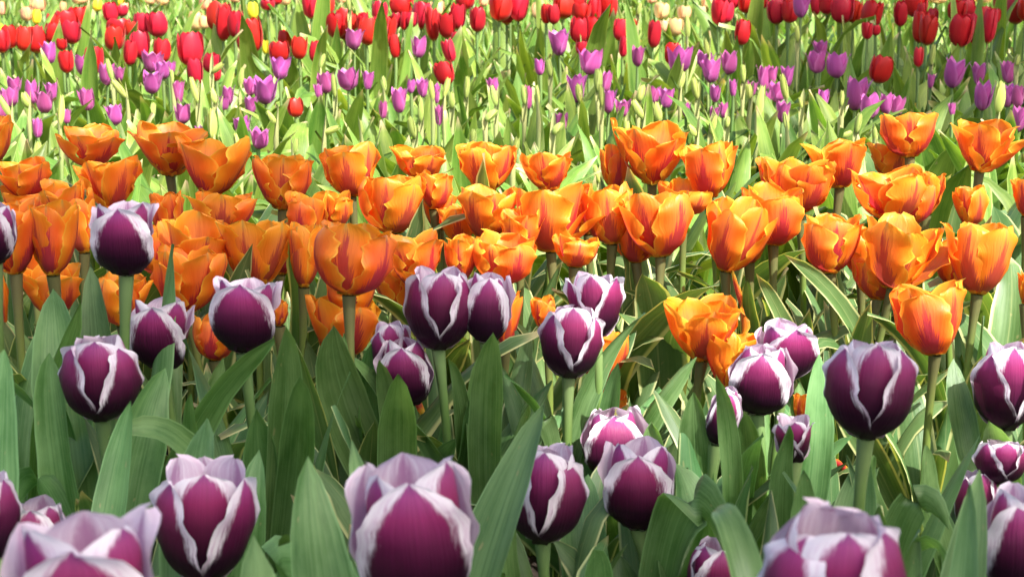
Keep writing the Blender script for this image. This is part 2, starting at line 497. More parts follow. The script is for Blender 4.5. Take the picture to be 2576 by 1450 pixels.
def stem_mesh(name, p0, p1, bend, r0, r1, mat, ns=10, nr=9):
    c = (p0 + p1) / 2 + bend
    mb = MB()
    pts = [bez(p0, c, p1, k / (nr - 1)) for k in range(nr)]
    rads = [r0 + (r1 - r0) * k / (nr - 1) for k in range(nr)]
    rads[-2] *= 1.12; rads[-1] *= 1.7
    tube(mb, pts, rads, ns)
    return mb.mesh(name, mat)

LEAFW = [(0, .45), (.12, .62), (.32, .92), (.5, 1.0), (.68, .93), (.82, .72), (.915, .45), (.97, .21), (1, .015)]

def leaf_rows(P, side, width, fold, nu, nv, rng, wave=0.012, twist=0.0):
    """P(t) centre line, side(t) across vector"""
    rows = []
    ph = [rng.uniform(0, 6.28) for _ in range(3)]
    fq = rng.uniform(1.2, 2.6)
    for j in range(nv):
        t = j / (nv - 1)
        p = P(t); q = P(min(1, t + .02)); o = P(max(0, t - .02))
        tan = (q - o).normalized()
        s = side(t)
        s = (s - tan * s.dot(tan)).normalized()
        nrm = tan.cross(s)
        if twist:
            a = twist * t
            s, nrm = s * math.cos(a) + nrm * math.sin(a), nrm * math.cos(a) - s * math.sin(a)
        w = width * .5 * smooth(LEAFW, t)
        fo = fold * (1 - .65 * t)
        row = []
        for i in range(nu):
            u = 2 * i / (nu - 1) - 1
            a = fo * abs(u) ** 1.3 * .9
            wv = wave * abs(u) ** 2 * math.sin(fq * 6.28 * t + ph[0 if u < 0 else 1]) * min(1, 3 * t)
            row.append(p + s * (u * w * math.cos(a)) + nrm * (-abs(u) * w * math.sin(a) + wv))
        rows.append(row)
    return rows

def grow_leaf(mb, L, W, th0, th1, fold, rng, nu=5, nv=11, M=None, pw=1.6, kink=0.0, wave=.006):
    """generic leaf leaning towards +x from the origin"""
    N_ = 24
    xs, zs = [0.0], [0.0]
    for k in range(N_):
        t = (k + .5) / N_
        a = R(th0 + (th1 - th0) * t ** pw + (kink if t > .72 else 0) * (t - .72) / .28)
        xs.append(xs[-1] + math.sin(a) * L / N_); zs.append(zs[-1] + math.cos(a) * L / N_)
    yb = rng.uniform(-.08, .08) * L
    def P(t):
        x = max(0, min(1, t)) * N_; i = min(N_ - 1, int(x)); f = x - i
        return Vector((xs[i] + (xs[i + 1] - xs[i]) * f, yb * t * t, zs[i] + (zs[i + 1] - zs[i]) * f))
    rows = leaf_rows(P, lambda t: Vector((0, 1, 0)), W, fold, nu, nv, rng, wave, rng.uniform(-.9, .9))
    mb.grid(rows, nu, nv, 0, False, M)

RG = random.Random(11)

# ------------------------------------------------------------------ purple tulips (nearest bed)
def make_tulip_root(name, x, d):
    e = bpy.data.objects.new(name, None)
    e.empty_display_size = .02
    e.location = (x, d, 0)
    SC.collection.objects.link(e)
    return e

PURPLE = [
 # x, ytop, ybot, w, front(F)/gap(G), open, label
 (258, 842, 1055, 200, 'G', .0, 'closed purple tulip with wide white rims on a bare pale stem, left foreground'),
 (408, 752, 928, 172, 'F', .45, 'half-open dark purple tulip just below the tallest purple one at left'),
 (318, 505, 692, 176, 'F', .4, 'tallest dark purple tulip at left, standing against the orange blooms'),
 (612, 698, 886, 190, 'F', .5, 'dark purple tulip with flaring white side petals in front of small orange tulip'),
 (1103, 675, 878, 172, 'G', .15, 'large open purple tulip in the centre with narrow tulip tucked behind its right side'),
 (1223, 687, 860, 122, 'F', .1, 'narrow purple tulip half hidden behind the large central one, to its right'),
 (992, 806, 950, 105, 'G', .1, 'purple tulip with magenta stripes mostly hidden behind the paler one below it'),
 (1025, 850, 1020, 142, 'F', -.1, 'closed pinkish purple tulip under the large central purple tulip, leaf tip before it'),
 (1500, 687, 848, 150, 'G', .3, 'purple tulip with sharp side petal, upper of the pair right of centre'),
 (1430, 767, 948, 160, 'G', .05, 'closed purple tulip with white V between petals, lower of the pair right of centre'),
 (1545, 1022, 1195, 165, 'F', .0, 'rounded purple tulip directly behind another purple bloom, orange petals above it'),
 (1605, 1110, 1328, 184, 'F', .2, 'purple tulip on thick stem overlapping the rounded purple tulip behind it'),
 (1365, 1110, 1360, 204, 'G', -.05, 'tall egg-shaped closed dark purple tulip in the front, bright orange petal behind it'),
 (1050, 1152, 1530, 312, 'F', .15, 'big blurred pinkish purple tulip at bottom centre, cut off by the lower edge'),
 (245, 1285, 1690, 390, 'F', .3, 'very large blurred white-rimmed purple tulip in the bottom left corner'),
 (512, 1155, 1460, 250, 'G', .2, 'slightly blurred purple tulip with greenish petal tips beside the bottom left one'),
 (98, 1253, 1420, 152, 'F', .0, 'small purple tulip behind the blurred bottom left one, near the left edge'),
 (0, 1185, 1400, 120, 'G', .1, 'purple tulip cut off by the left edge near the bottom'),
 (1810, 1347, 1540, 165, 'F', .0, 'small sharp purple tulip at the bottom left of the large blurred right one'),
 (2088, 1268, 1660, 372, 'G', .0, 'very large blurred purple tulip at the bottom right, wider than any near it'),
 (1905, 862, 1040, 164, 'F', .05, 'sunlit purple tulip in front of another purple bloom, beside orange petals'),
 (1972, 805, 955, 158, 'F', .25, 'sunlit purple tulip with bright white petals, behind a purple one at its lower left'),
 (1800, 968, 1115, 84, 'F', -.3, 'narrow faded purple tulip between upright leaves, below the orange pair'),
 (2000, 1040, 1160, 112, 'G', .3, 'small ragged green-tinged purple tulip half hidden behind a pointed leaf'),
 (2178, 855, 1100, 220, 'G', .0, 'large dark purple tulip with perfect goblet shape on thick stem at right'),
 (2528, 857, 1080, 158, 'G', .0, 'dark purple goblet tulip at the right edge, level with the large goblet'),
 (2548, 1222, 1490, 165, 'F', .0, 'pinkish purple tulip cut off at the lower right edge'),
 (2512, 1105, 1215, 130, 'G', .1, 'pale pink and purple tulip behind upright leaf at the right edge'),
 (2462, 1180, 1352, 118, 'G', .1, 'dark purple tulip behind crossing leaves in the lower right'),
 (-12, 508, 662, 110, 'F', .1, 'dark purple tulip cut off at left edge against orange tulips'),
]
purple_roots = []
for i, (x, yt, yb, w, fg, op, lab) in enumerate(PURPLE):
    rng = random.Random(100 + i)
    d = min(1.52, 262.0 / w)
    if i in (2, 29): d = 1.42
    if i in (23, 27, 28, 22): d = 1.38
    if i in (17,): d = 1.02
    if i == 16: d = 1.12
    if i == 18: d = 1.2
    if i == 26: d = .98
    if i == 10: d = 1.5
    if i == 11: d = 1.28
    if i == 12: d = 1.22
    if i == 6: d = 1.55
    if i == 5: d = 1.52
    if i == 8: d = 1.55
    if i == 21: d = 1.56
    pb = at(x, yb, d)
    H = metres(yb - yt, pb) * 1.0
    Rm = metres(w, pb) * .5 * (.90 if op > .2 else .95)
    bx = pb.x + rng.uniform(-.012, .012)
    bd = d + rng.uniform(-.015, .02)
    root = make_tulip_root('purple_tulip', bx, bd)
    tag(root, lab, 'tulip', 'purple and white tulips in the front bed')
    top = pb - root.location
    link('stem', stem_mesh('purple_stem', Vector((0, 0, -.01)), top, Vector((rng.uniform(-.02, .02), rng.uniform(-.015, .015), 0)), .0052, .0040, M_STEM_PURPLE), root)
    fh = link('flower_head', pistil_mesh('purple_pistil', H, Rm), root, top)
    fh.rotation_euler = (R(rng.uniform(-5, 3)), R(rng.uniform(-5, 5)), 0)
    if i == 22: fh.rotation_euler = (0, R(14), 0)
    if i == 3: fh.rotation_euler = (R(-3), R(4), 0)
    a0 = -90 + rng.uniform(-12, 12) if fg == 'F' else -90 + 60 + rng.uniform(-9, 9)
    for k in range(6):
        outer = k < 3
        az = a0 + 120 * k if outer else a0 + 60 + 120 * k
        dl = rng.uniform(-4, 5)
        o_ = op + rng.uniform(-.08, .12)
        th = [80, 47 + 6 * o_, 11 + 12 * o_ + dl * .3, -9 + 26 * o_ + dl, -34 + 66 * o_ + dl * 2.2]
        side = abs(math.cos(R(az)))
        if op >= .3 and outer and side > .6: th[3] += 8; th[4] += 26
        if not outer: th = [80, 46, 9 + 8 * o_, -7 + 22 * o_, -28 + 50 * o_ + dl * 1.6]
        mb = MB()
        petal(mb, H * ((rng.uniform(.93, .99) if fg == 'F' and k == 0 else rng.uniform(.88, .98)) if outer else rng.uniform(.95, 1.03)), Rm * (1.0 if outer else .79), th, Rm * ((1.12 if fg == 'F' and k == 0 else .97) if outer else .9) * rng.uniform(.95, 1.06),
              (SH_PURPLE_FRONT if (fg == 'F' and k == 0) or i in (13, 14, 15, 19, 26) or rng.random() < .4 else SH_PURPLE_OUT) if outer else SH_PURPLE, 15, 20, rng, rng.uniform(1.15, 1.4) if outer else rng.uniform(.85, 1.0), .0024 * Rm / .03, .07, None, .05 * max(0, op), .018, rng.uniform(.05, .13) if outer else .04)
        p = link('petal', mb.mesh('purple_petal', M_PURPLE), fh)
        p.rotation_euler = (0, 0, R(az))
    purple_roots.append((root, x, yb, d))

# hand-set leaves of the front bed: plant, tip x, tip y, tip depth change, width px, face angle, sideways bulge
LEAVES = [
 (17, 12, 880, .16, 150, 10, -.03), (0, 125, 885, .02, 105, -15, -.03), (0, 133, 725, .16, 125, 10, -.02),
 (2, 228, 672, .10, 88, 0, -.01), (0, 417, 925, .09, 118, 25, .0), (1, 418, 692, .12, 34, 60, .02),
 (15, 520, 1050, .12, 150, -25, -.03), (3, 720, 820, -.1, 92, 12, .02), (3, 755, 950, -.14, 92, -8, .03),
 (15, 652, 1130, .08, 90, 20, .0), (4, 838, 820, -.05, 118, 5, -.10), (4, 866, 838, -.02, 40, 30, -.08),
 (6, 936, 862, .0, 78, -10, -.02), (7, 1003, 945, -.18, 100, 5, .0), (6, 955, 905, -.08, 60, 30, .0),
 (5, 1240, 835, -.12, 84, -18, -.01), (5, 1200, 900, -.06, 70, 14, -.02), (4, 1126, 900, -.1, 56, 35, .02),
 (13, 1370, 1020, .36, 125, -28, -.02), (13, 885, 1105, .25, 78, 30, .0), (13, 775, 1145, .1, 155, 18, -.04),
 (12, 1275, 1225, -.1, 46, 35, -.02), (11, 1782, 1305, -.06, 92, -40, .05), (11, 1700, 1165, .06, 140, 35, .06),
 (9, 1622, 785, .05, 64, 40, -.04), (8, 1556, 915, -.05, 54, 10, .0), (22, 1800, 940, -.08, 54, 20, .02),
 (22, 1745, 985, .0, 86, -14, -.02), (20, 1868, 1035, -.1, 84, 10, -.01), (20, 1920, 1090, -.2, 70, 30, -.04),
 (23, 1985, 1068, -.08, 72, 22, -.02), (23, 2060, 888, .04, 76, 0, .02), (24, 2178, 1145, .1, 120, -22, -.02),
 (19, 2466, 1185, .3, 118, -35, .03), (19, 2440, 1215, .25, 86, -30, .04), (25, 2490, 1060, -.15, 100, 6, .0),
 (24, 2020, 1180, .0, 100, 20, -.05), (27, 2200, 1145, .0, 60, 40, -.10), (13, 1150, 1175, .2, 80, 10, .0),
 (12, 1495, 1380, -.05, 120, 35, .04), (12, 1180, 1350, .0, 120, -35, -.05), (18, 1700, 1250, .1, 110, 20, -.03),
 (16, 330, 1010, .16, 80, 0, .02), (14, 640, 1345, .2, 190, 50, .06), (1, 560, 900, -.02, 60, 15, .02),
 (7, 885, 950, -.02, 60, -30, -.04), (10, 1640, 1060, -.02, 80, -20, .03), (10, 1420, 965, .08, 60, -20, -.02),
 (21, 2010, 960, .05, 60, 10, .02), (25, 2400, 900, .06, 70, 20, -.05), (28, 2330, 1120, .0, 80, 30, -.06),
 (26, 2310, 1330, .05, 110, 30, -.08), (11, 1480, 1190, .08, 110, -10, -.05), (3, 480, 990, -.05, 70, -25, -.05),
 (2, 150, 1010, -.06, 90, 0, -.05),
]
for i, (pi, tx, ty, dd, wpx, fa, bulge) in enumerate(LEAVES):
    rng = random.Random(500 + i)
    root, x, yb, d = purple_roots[pi]
    tip = at(tx, ty, d + dd) - root.location
    base = Vector((rng.uniform(-.006, .006), rng.uniform(-.006, .006), -.01))
    ctrl = Vector((base.x + tip.x * .25 + bulge, base.y + tip.y * .25, tip.z * .72))
    W = metres(wpx, tip + root.location) * 1.22
    s0 = Vector((math.cos(R(fa)), math.sin(R(fa)), 0))
    mb = MB()
    mb.grid(leaf_rows(lambda t: bez(base, ctrl, tip, t), lambda t: s0, W, .75, 7, 17, rng, .0025, rng.uniform(-.25, .25)), 7, 17)
    link('leaf', mb.mesh('purple_leaf', M_LEAF_BLUE), root)
# leaves that arch over: plant, tip x, y, tip depth change, width px, across vector, top of arch x, y
ARCH = [
 (3, 272, 1102, -.12, 84, (.25, .8, .75), 540, 930), (11, 1856, 1470, -.1, 150, (.55, -.6, .6), 1700, 880),
 (15, 790, 1500, .05, 170, (.6, .5, .6), 640, 1150), (12, 1150, 1475, -.02, 130, (.7, -.4, -.5), 1290, 1130),
 (19, 1790, 1290, .15, 90, (.5, .6, .7), 1900, 1100), (24, 2385, 1330, -.05, 100, (.5, -.5, .7), 2250, 1020),
 (0, 30, 1290, .0, 110, (.6, .5, -.5), 120, 960), (9, 1330, 1085, -.05, 70, (.5, .6, -.6), 1400, 930),
 (13, 700, 1370, .12, 110, (.4, .7, -.6), 860, 1180), (20, 1700, 1090, .1, 60, (.4, .7, -.6), 1800, 900),
 (26, 2290, 1420, .06, 120, (.5, .6, -.6), 2420, 1130),
]
for i, (pi, tx, ty, dd, wpx, sv, cx, cy) in enumerate(ARCH):
    rng = random.Random(700 + i)
    root, x, yb, d = purple_roots[pi]
    tip = at(tx, ty, d + dd) - root.location
    ctrl = at(cx, cy, d + dd * .5) - root.location
    base = Vector((0, 0, -.01))
    W = metres(wpx, tip + root.location)
    s0 = Vector(sv).normalized()
    mb = MB()
    mb.grid(leaf_rows(lambda t: bez(base, ctrl, tip, t), lambda t: s0, W, .6, 7, 19, rng, .0025, rng.uniform(-.15, .15)), 7, 19)
    link('leaf', mb.mesh('purple_leaf', M_LEAF_BLUE), root)
for i, (root, x, yb, d) in enumerate(purple_roots):
    rng = random.Random(800 + i)
    hh = at(x, yb, d).z
    a0 = rng.uniform(0, 360)
    for k in range(3):
        mb = MB()
        M = Matrix.Rotation(R(a0 + k * 120 + rng.uniform(-25, 25)), 4, 'Z')
        grow_leaf(mb, hh * rng.uniform(.85, 1.1), rng.uniform(.028, .044), rng.uniform(3, 14), rng.uniform(25, 60), .8, rng, 7, 14, M, 1.8, 0, .003)
        link('leaf', mb.mesh('purple_leaf', M_LEAF_BLUE), root)

# ------------------------------------------------------------------ orange tulips
ORANGE = [
 # x, ytop, ybot, w, open, label
 (-6, 292, 405, 75, .5, 'orange tulip cut off by the left edge, standing above the other left oranges'),
 (235, 318, 422, 165, .75, 'wide-open orange tulip, farthest back at left, shaded'),
 (428, 315, 440, 205, .8, 'widest back-row orange tulip at left with spreading ragged petals'),
 (528, 350, 492, 188, .85, 'orange tulip with tall spiky right petal, behind the orange crowd at left'),
 (712, 388, 526, 146, .35, 'round shaded orange tulip standing alone on dark stem, left of the sunlit ones'),
 (284, 398, 530, 166, .7, 'open orange tulip right above the tallest dark purple tulip'),
 (70, 402, 500, 150, .5, 'orange tulip at left edge, back of the crowd, ragged petals'),
 (165, 458, 580, 130, .5, 'orange tulip between two others left of the tallest purple tulip'),
 (40, 505, 688, 150, .25, 'tall orange tulip with yellow base on thick stem near left edge'),
 (134, 510, 692, 132, .3, 'orange tulip on thin upright stem, beside the tall one at the left edge'),
 (45, 468, 570, 170, .5, 'orange tulip mostly hidden behind the two tall ones at the left edge'),
 (213, 500, 636, 90, .3, 'narrow orange tulip tucked behind the tallest dark purple tulip'),
 (132, 665, 792, 160, .6, 'shaded low orange tulip behind stems at left, below the tall ones'),
 (0, 690, 835, 60, .3, 'sliver of low orange tulip at the left edge, under the tall ones'),
 (308, 682, 818, 150, .45, 'low orange tulip directly behind the half-open dark purple tulip'),
 (430, 482, 600, 90, .4, 'orange tulip behind the crowd, right above the purple tulip tip at left'),
 (560, 480, 590, 182, .6, 'broad orange tulip in the middle of the left crowd, above three others'),
 (492, 550, 700, 195, .55, 'orange tulip in the middle of the left crowd, pointed petals, half covered'),
 (642, 553, 722, 190, .5, 'orange tulip at the right of the left crowd, above the flaring purple tulip'),
 (470, 620, 785, 190, .5, 'tall-petalled orange tulip between two dark purple tulips at left'),
 (540, 790, 905, 115, .2, 'small orange tulip hanging low behind the flaring purple tulip'),
 (702, 755, 820, 44, -.1, 'small closed reddish orange bud right of the flaring purple tulip'),
 (765, 480, 605, 108, .3, 'pinkish orange tulip behind the round shaded one, half in sun'),
 (884, 358, 494, 152, .35, 'sunlit orange tulip on tall stem, above the largest central-left one'),
 (765, 560, 722, 92, .2, 'red-orange tulip peeping out left of the largest central-left one'),
 (878, 553, 742, 204, .35, 'largest shaded orange tulip on a straight stem, left of centre'),
 (890, 690, 800, 140, .3, 'red-orange tulip right under the largest shaded orange one'),
 (856, 740, 900, 198, .45, 'low deep orange tulip at the foot of two joined stems, left of centre'),
 (848, 478, 575, 82, .3, 'dark orange tulip in shade behind a sunlit stem, left of centre'),
 (1054, 372, 450, 150, .6, 'pale peach orange tulip at the back, centre left'),
 (988, 440, 588, 165, .3, 'cup-shaped sunlit orange tulip just right of the tall-stemmed one'),
 (1092, 430, 526, 86, .3, 'narrow orange tulip with dark spot near its base, centre left'),
 (1104, 480, 578, 88, .3, 'orange tulip half hidden behind the narrow spotted one'),
 (1225, 362, 482, 160, .7, 'back-row sunlit orange tulip with spreading petals, centre'),
 (1380, 380, 480, 146, .7, 'back-row sunlit orange tulip with one leaning right petal, centre'),
 (1222, 460, 602, 162, .55, 'sunlit orange tulip with a shadow triangle and left-reaching petal, centre'),
 (1386, 462, 634, 222, .65, 'widest sunlit orange tulip in the centre with long right petal'),
 (1160, 510, 610, 104, .4, 'yellow-orange ragged tulip hidden behind others, centre'),
 (1052, 588, 728, 162, .45, 'yellow-tipped orange tulip behind the large open purple tulip'),
 (1160, 590, 705, 92, .3, 'orange tulip with yellow green tips above the central purple pair'),
 (1266, 590, 712, 162, .35, 'deep orange shaded tulip above the narrow purple tulip'),
 (1540, 458, 614, 132, .15, 'closed egg-shaped peach orange tulip right of the widest central one'),
 (1445, 590, 672, 122, .35, 'red orange tulip low behind the widest central one'),
 (1640, 312, 462, 190, .5, 'tall orange tulip with one upright strap petal at its left, back row'),
 (1545, 365, 475, 80, .4, 'dark orange tulip behind the strap-petalled one'),
 (1782, 362, 498, 142, .3, 'cup-shaped orange tulip with white sheen, right of the strap-petalled one'),
 (1662, 485, 646, 182, .5, 'orange tulip showing pale stamens between low front petals'),
 (1720, 460, 540, 150, .5, 'yellow-orange tulip hidden behind the one showing stamens'),
 (1826, 500, 682, 165, .55, 'leaning orange tulip with one fallen petal hanging below it'),
 (1945, 470, 616, 176, .35, 'smooth red-flamed orange tulip with overlapping petals, right of the leaning one'),
 (2010, 400, 532, 174, .45, 'orange tulip with pink streaks above the smooth red-flamed one'),
 (2112, 352, 472, 156, .55, 'orange tulip with yellow base on short stem, right back row'),
 (2289, 275, 396, 146, .2, 'highest orange tulip of all, closed and rounded, at right'),
 (2464, 300, 432, 178, .75, 'wide-open orange tulip on a long stem at the upper right'),
 (2240, 420, 556, 192, .65, 'broad orange tulip with purple flames below the highest one'),
 (2240, 355, 450, 104, .35, 'shaded orange tulip behind the highest orange one'),
 (2300, 460, 562, 104, .4, 'orange tulip half hidden behind the broad purple-flamed one'),
 (2088, 540, 686, 152, .25, 'cup-shaped orange tulip on brown stem at right'),
 (2245, 545, 726, 206, .65, 'orange tulip with long right-reaching petal on a leaning stem at right'),
 (2458, 548, 740, 166, .25, 'orange tulip with green streaked petal near right edge'),
 (2352, 708, 892, 192, .45, 'lowest orange tulip at right, vase-shaped on a yellow-green stem'),
 (2205, 640, 752, 135, .5, 'orange tulip tucked under the one with the long right petal'),
 (2582, 440, 545, 90, .4, 'orange tulip cut off at the right edge, upper'),
 (2580, 680, 765, 60, .4, 'orange tulip sliver at the right edge, lower'),
 (1766, 757, 905, 206, .5, 'low broad orange tulip behind diagonal leaf, right of centre'),
 (1838, 832, 985, 168, .45, 'low yellow-orange tulip in front of the low broad one, touching purple bloom'),
 (1505, 828, 956, 152, .3, 'red-orange tulip hidden behind the pair of purple ones right of centre'),
 (1372, 745, 830, 64, .3, 'orange petals showing left of the upper purple tulip right of centre'),
 (1525, 980, 1060, 112, .4, 'low orange tulip hidden behind leaf tip and rounded purple tulip'),
 (1270, 728, 872, 74, .3, 'orange tulip showing as a strip right of the narrow purple tulip'),
 (2015, 988, 1062, 44, .0, 'small orange tulip bud above the ragged green-tinged purple one'),
 (1285, 1215, 1310, 62, .3, 'orange tulip low behind the tall egg-shaped purple one'),
 (1310, 520, 640, 120, .4, 'orange tulip squeezed behind the widest central one, to its left'),
 (1480, 470, 590, 120, .5, 'orange tulip behind the closed egg-shaped peach one, to its left'),
 (1600, 560, 660, 110, .4, 'orange tulip behind the one showing pale stamens, lower left of it'),
 (1885, 560, 660, 110, .4, 'orange tulip between the leaning one and the smooth red-flamed one'),
 (1955, 395, 490, 110, .5, 'ragged orange tulip behind the pink-streaked one, to its left'),
 (2165, 560, 690, 110, .4, 'orange tulip behind the brown-stemmed cup and the long right petal'),
 (2385, 600, 710, 100, .4, 'orange tulip between the long right petal and the green-streaked one'),
 (2330, 430, 540, 90, .5, 'ragged orange tulip peeping out right of the broad purple-flamed one'),
 (395, 560, 690, 140, .5, 'shaded orange tulip low right of the tallest dark purple tulip'),
 (705, 560, 690, 110, .4, 'shaded orange tulip between the left crowd and the largest shaded one'),
 (90, 590, 710, 150, .4, 'shaded orange tulip between the two tall stems at the left edge'),
 (1000, 660, 790, 110, .4, 'orange tulip low behind the large open purple tulip, to its left'),
 (2440, 470, 570, 90, .4, 'small orange tulip low behind the stem of the upper right one'),
]
orange_roots = []
LEAF_PROTO = {}
def leaf_protos(key, mat, nvar, Lr, Wr, th0, th1, fold, nu, nv, seed, kinky=.3, wave=.004):
    out = []
    rng = random.Random(seed)
    for k in range(nvar):
        mb = MB()
        grow_leaf(mb, rng.uniform(*Lr), rng.uniform(*Wr), rng.uniform(*th0), rng.uniform(*th1), fold * rng.uniform(.6, 1.2), rng, nu, nv, None, rng.uniform(1.2, 2.4), rng.uniform(20, 70) if rng.random() < kinky else 0, wave)
        out.append(mb.mesh(key, mat))
    return out
LP_OR = leaf_protos('edged_leaf', M_LEAF_EDGED, 12, (.22, .33), (.026, .048), (2, 16), (15, 75), .8, 7, 13, 5)
LP_LIME = leaf_protos('lime_leaf', M_LEAF_LIME, 14, (.24, .36), (.028, .054), (2, 18), (12, 85), .8, 5, 12, 6, .35)
LP_FIELD = leaf_protos('field_leaf', M_LEAF_LIME, 12, (.26, .38), (.030, .054), (0, 14), (8, 50), .7, 5, 9, 7, .2)

def add_leaves(root, protos, n, rng, height, base=.30, lo=.75, hi=1.1):
    a0 = rng.uniform(0, 360)
    for k in range(n):
        o = link('leaf', rng.choice(protos), root, (0, 0, -.01))
        o.rotation_euler = (0, 0, R(a0 + 360 * k / n + rng.uniform(-30, 30)))
        s = height / base * rng.uniform(lo, hi)
        o.scale = (s * rng.uniform(.85, 1.15), s * rng.uniform(.8, 1.2), s)

for i, (x, yt, yb, w, op, lab) in enumerate(ORANGE):
    rng = random.Random(2000 + i)
    ym = (yt + yb) / 2
    d = lin([(330, 2.22), (480, 2.0), (640, 1.8), (800, 1.66), (1000, 1.6), (1300, 1.55)], ym)
    if i in (15, 28, 44, 47, 55, 56, 61, 10, 37, 32): d += .09
    if i in (8, 9): d = 1.6
    if i == 25: d = 1.52
    if i in (27, 26): d = 1.7
    if i in (12, 13): d = 1.76
    if i == 52: d = 2.16
    if i >= 73: d += .1
    if i in (66, 69, 67, 68): d = 1.72
    pb = at(x, yb, d)
    H = metres(yb - yt, pb) * .98
    Rm = metres(w, pb) * .53
    root = make_tulip_root('orange_tulip', pb.x + rng.uniform(-.02, .02), d + rng.uniform(-.02, .03))
    tag(root, lab, 'tulip', 'orange flamed tulips in the second bed')
    top = pb - root.location
    link('stem', stem_mesh('orange_stem', Vector((0, 0, -.01)), top, Vector((rng.uniform(-.026, .026), rng.uniform(-.015, .015), 0)), .0046, .0040, M_STEM_ORANGE), root)
    fh = link('flower_head', pistil_mesh('orange_pistil', H, Rm), root, top)
    fh.rotation_euler = (R(rng.uniform(-7, 6)), R(rng.uniform(-7, 7)), 0)
    if i == 48: fh.rotation_euler = (R(4), R(14), 0)
    if i == 58: fh.rotation_euler = (R(2), R(6), 0)
    a0 = rng.uniform(0, 360)
    np_ = rng.choice((6, 7, 7, 8))
    for k in range(np_):
        outer = k < 3
        az = a0 + 120 * k if outer else a0 + 60 + 360 / (np_ - 3) * (k - 3)
        az += rng.uniform(-12, 12)
        dl = rng.uniform(-9, 11)
        o_ = op + rng.uniform(-.12, .15)
        th = [84, 53 + 6 * o_, 19 + 20 * o_ + dl * .4, 0 + 27 * o_ + dl, -18 + 46 * o_ + dl * 1.4 + rng.uniform(-12, 14)]
        h_ = H * rng.uniform(.86, 1.02) * (1 if outer else 1.04); r_ = Rm * (1.0 if outer else .84) * rng.uniform(.9, 1.03)
        wd = Rm * rng.uniform(.60, .74) * (1.12 if op < .4 else 1.0)
        if i == 43 and k == 0: az = 180; wd *= .32; h_ = H * 1.08; r_ = Rm * 1.1
        if i in (36, 58) and k == 0: az = 5; h_ = H * .62; r_ = Rm * 1.3; th[3] += 14; th[4] += 16
        if i == 3 and k == 0: az = -8; h_ = H * 1.12; r_ = Rm * 1.02
        if i == 53 and k == 0: az = -15; h_ = H * .75; r_ = Rm * 1.15; th[3] += 10; th[4] += 18
        mb = MB()
        petal(mb, h_, r_, th, wd, SH_ORANGE, 13, 20, rng, rng.uniform(.72, .98), .0038 * Rm / .04, .20, None, rng.uniform(-.1, .08), -.014)
        p = link('petal', mb.mesh('orange_petal', M_ORANGE), fh)
        p.rotation_euler = (0, 0, R(az))
    if i == 48:      # petal that has let go and hangs below the bloom
        mb = MB()
        petal(mb, H * .95, Rm * .3, [20, 10, 0, 20, 40], Rm * .42, SH_ORANGE, 9, 14, rng, 1.0, .005, .3)
        p = link('petal', mb.mesh('orange_petal', M_ORANGE), fh, (Rm * .1, -Rm * .3, H * .06))
        p.rotation_euler = (R(8), R(150), 0)
    add_leaves(root, LP_OR, 3 if rng.random() < .5 else 4, rng, max(.2, pb.z), .27, .8, 1.12)
    orange_roots.append((root, d))

# broad leaves of single orange tulips that show in full: plant, tip x, y, depth change, width px, face angle, bulge
for i, (pi, tx, ty, dd, wpx, fa, bulge) in enumerate([
 (46, 1618, 690, -.12, 150, 8, .012), (58, 1972, 640, -.08, 62, 30, .06), (41, 1560, 612, .0, 50, 40, .05), (60, 2090, 1000, -.1, 80, 20, -.04),
 (57, 1905, 690, -.06, 56, 10, -.02), (25, 745, 860, -.08, 60, -20, -.02), (60, 2470, 900, -.05, 110, -15, .05), (36, 1180, 800, -.08, 70, 10, -.03),
 (31, 985, 690, .0, 50, 20, -.02), (49, 1880, 700, -.1, 60, -10, -.02), (53, 2420, 470, .0, 110, 30, -.04), (59, 2540, 640, .1, 110, -20, .05)]):
    rng = random.Random(900 + i)
    root, d = orange_roots[pi]
    tip = at(tx, ty, d + dd) - root.location
    base = Vector((0, 0, -.01))
    ctrl = Vector((tip.x * .25 + bulge, tip.y * .25, tip.z * .72))
    W = metres(wpx, tip + root.location)
    s0 = Vector((math.cos(R(fa)), math.sin(R(fa)), 0))
    mb = MB()
    mb.grid(leaf_rows(lambda t: bez(base, ctrl, tip, t), lambda t: s0, W, .7, 7, 15, rng, .004, rng.uniform(-.3, .3)), 7, 15)
    link('leaf', mb.mesh('edged_leaf', M_LEAF_EDGED), root)

# ------------------------------------------------------------------ far tulips: one mesh per bloom, shared between copies
def bloom_protos(key, mat, nvar, seed, style):
    out = []
    for v in range(nvar):
        rng = random.Random(seed + v)
        mb = MB()
        op = rng.uniform(0, .35)
        for k in range(6):
            outer = k < 3
            az = 60 * (2 * k if outer else 2 * k + 1) + rng.uniform(-8, 8) + v * 23
            M = Matrix.Rotation(R(az), 4, 'Z')
            dl = rng.uniform(-5, 6)
            if style == 'lily':
                th = [80, 46, 10 + dl * .5, 8 + 18 * op + dl, 24 + 50 * op + dl * 2]; sh = SH_LILY; wd = .74
            elif style == 'bud':
                th = [66, 30, 6, -9, -14]; sh = SH_LILY; wd = 1.15
            else:
                th = [82, 50, 8 + dl * .4, -5 + 14 * op + dl, -20 + 26 * op + dl * 1.5]; sh = SH_RED; wd = .95
            petal(mb, rng.uniform(.92, 1.0) * (1 if style != 'bud' else rng.uniform(.96, 1)), .5 * (1 if outer else .8), th, .5 * wd * (.9 if outer else 1), sh, 7, 10, rng, 1.3 if outer else 1.0, .012 if style != 'bud' else 0, .08, M, 0, .02)
        out.append(mb.mesh(key, mat))
    return out
BP_RED = bloom_protos('red_bloom', M_RED, 8, 40, 'red')
BP_MAG = bloom_protos('magenta_bloom', M_MAGENTA, 8, 60, 'lily')
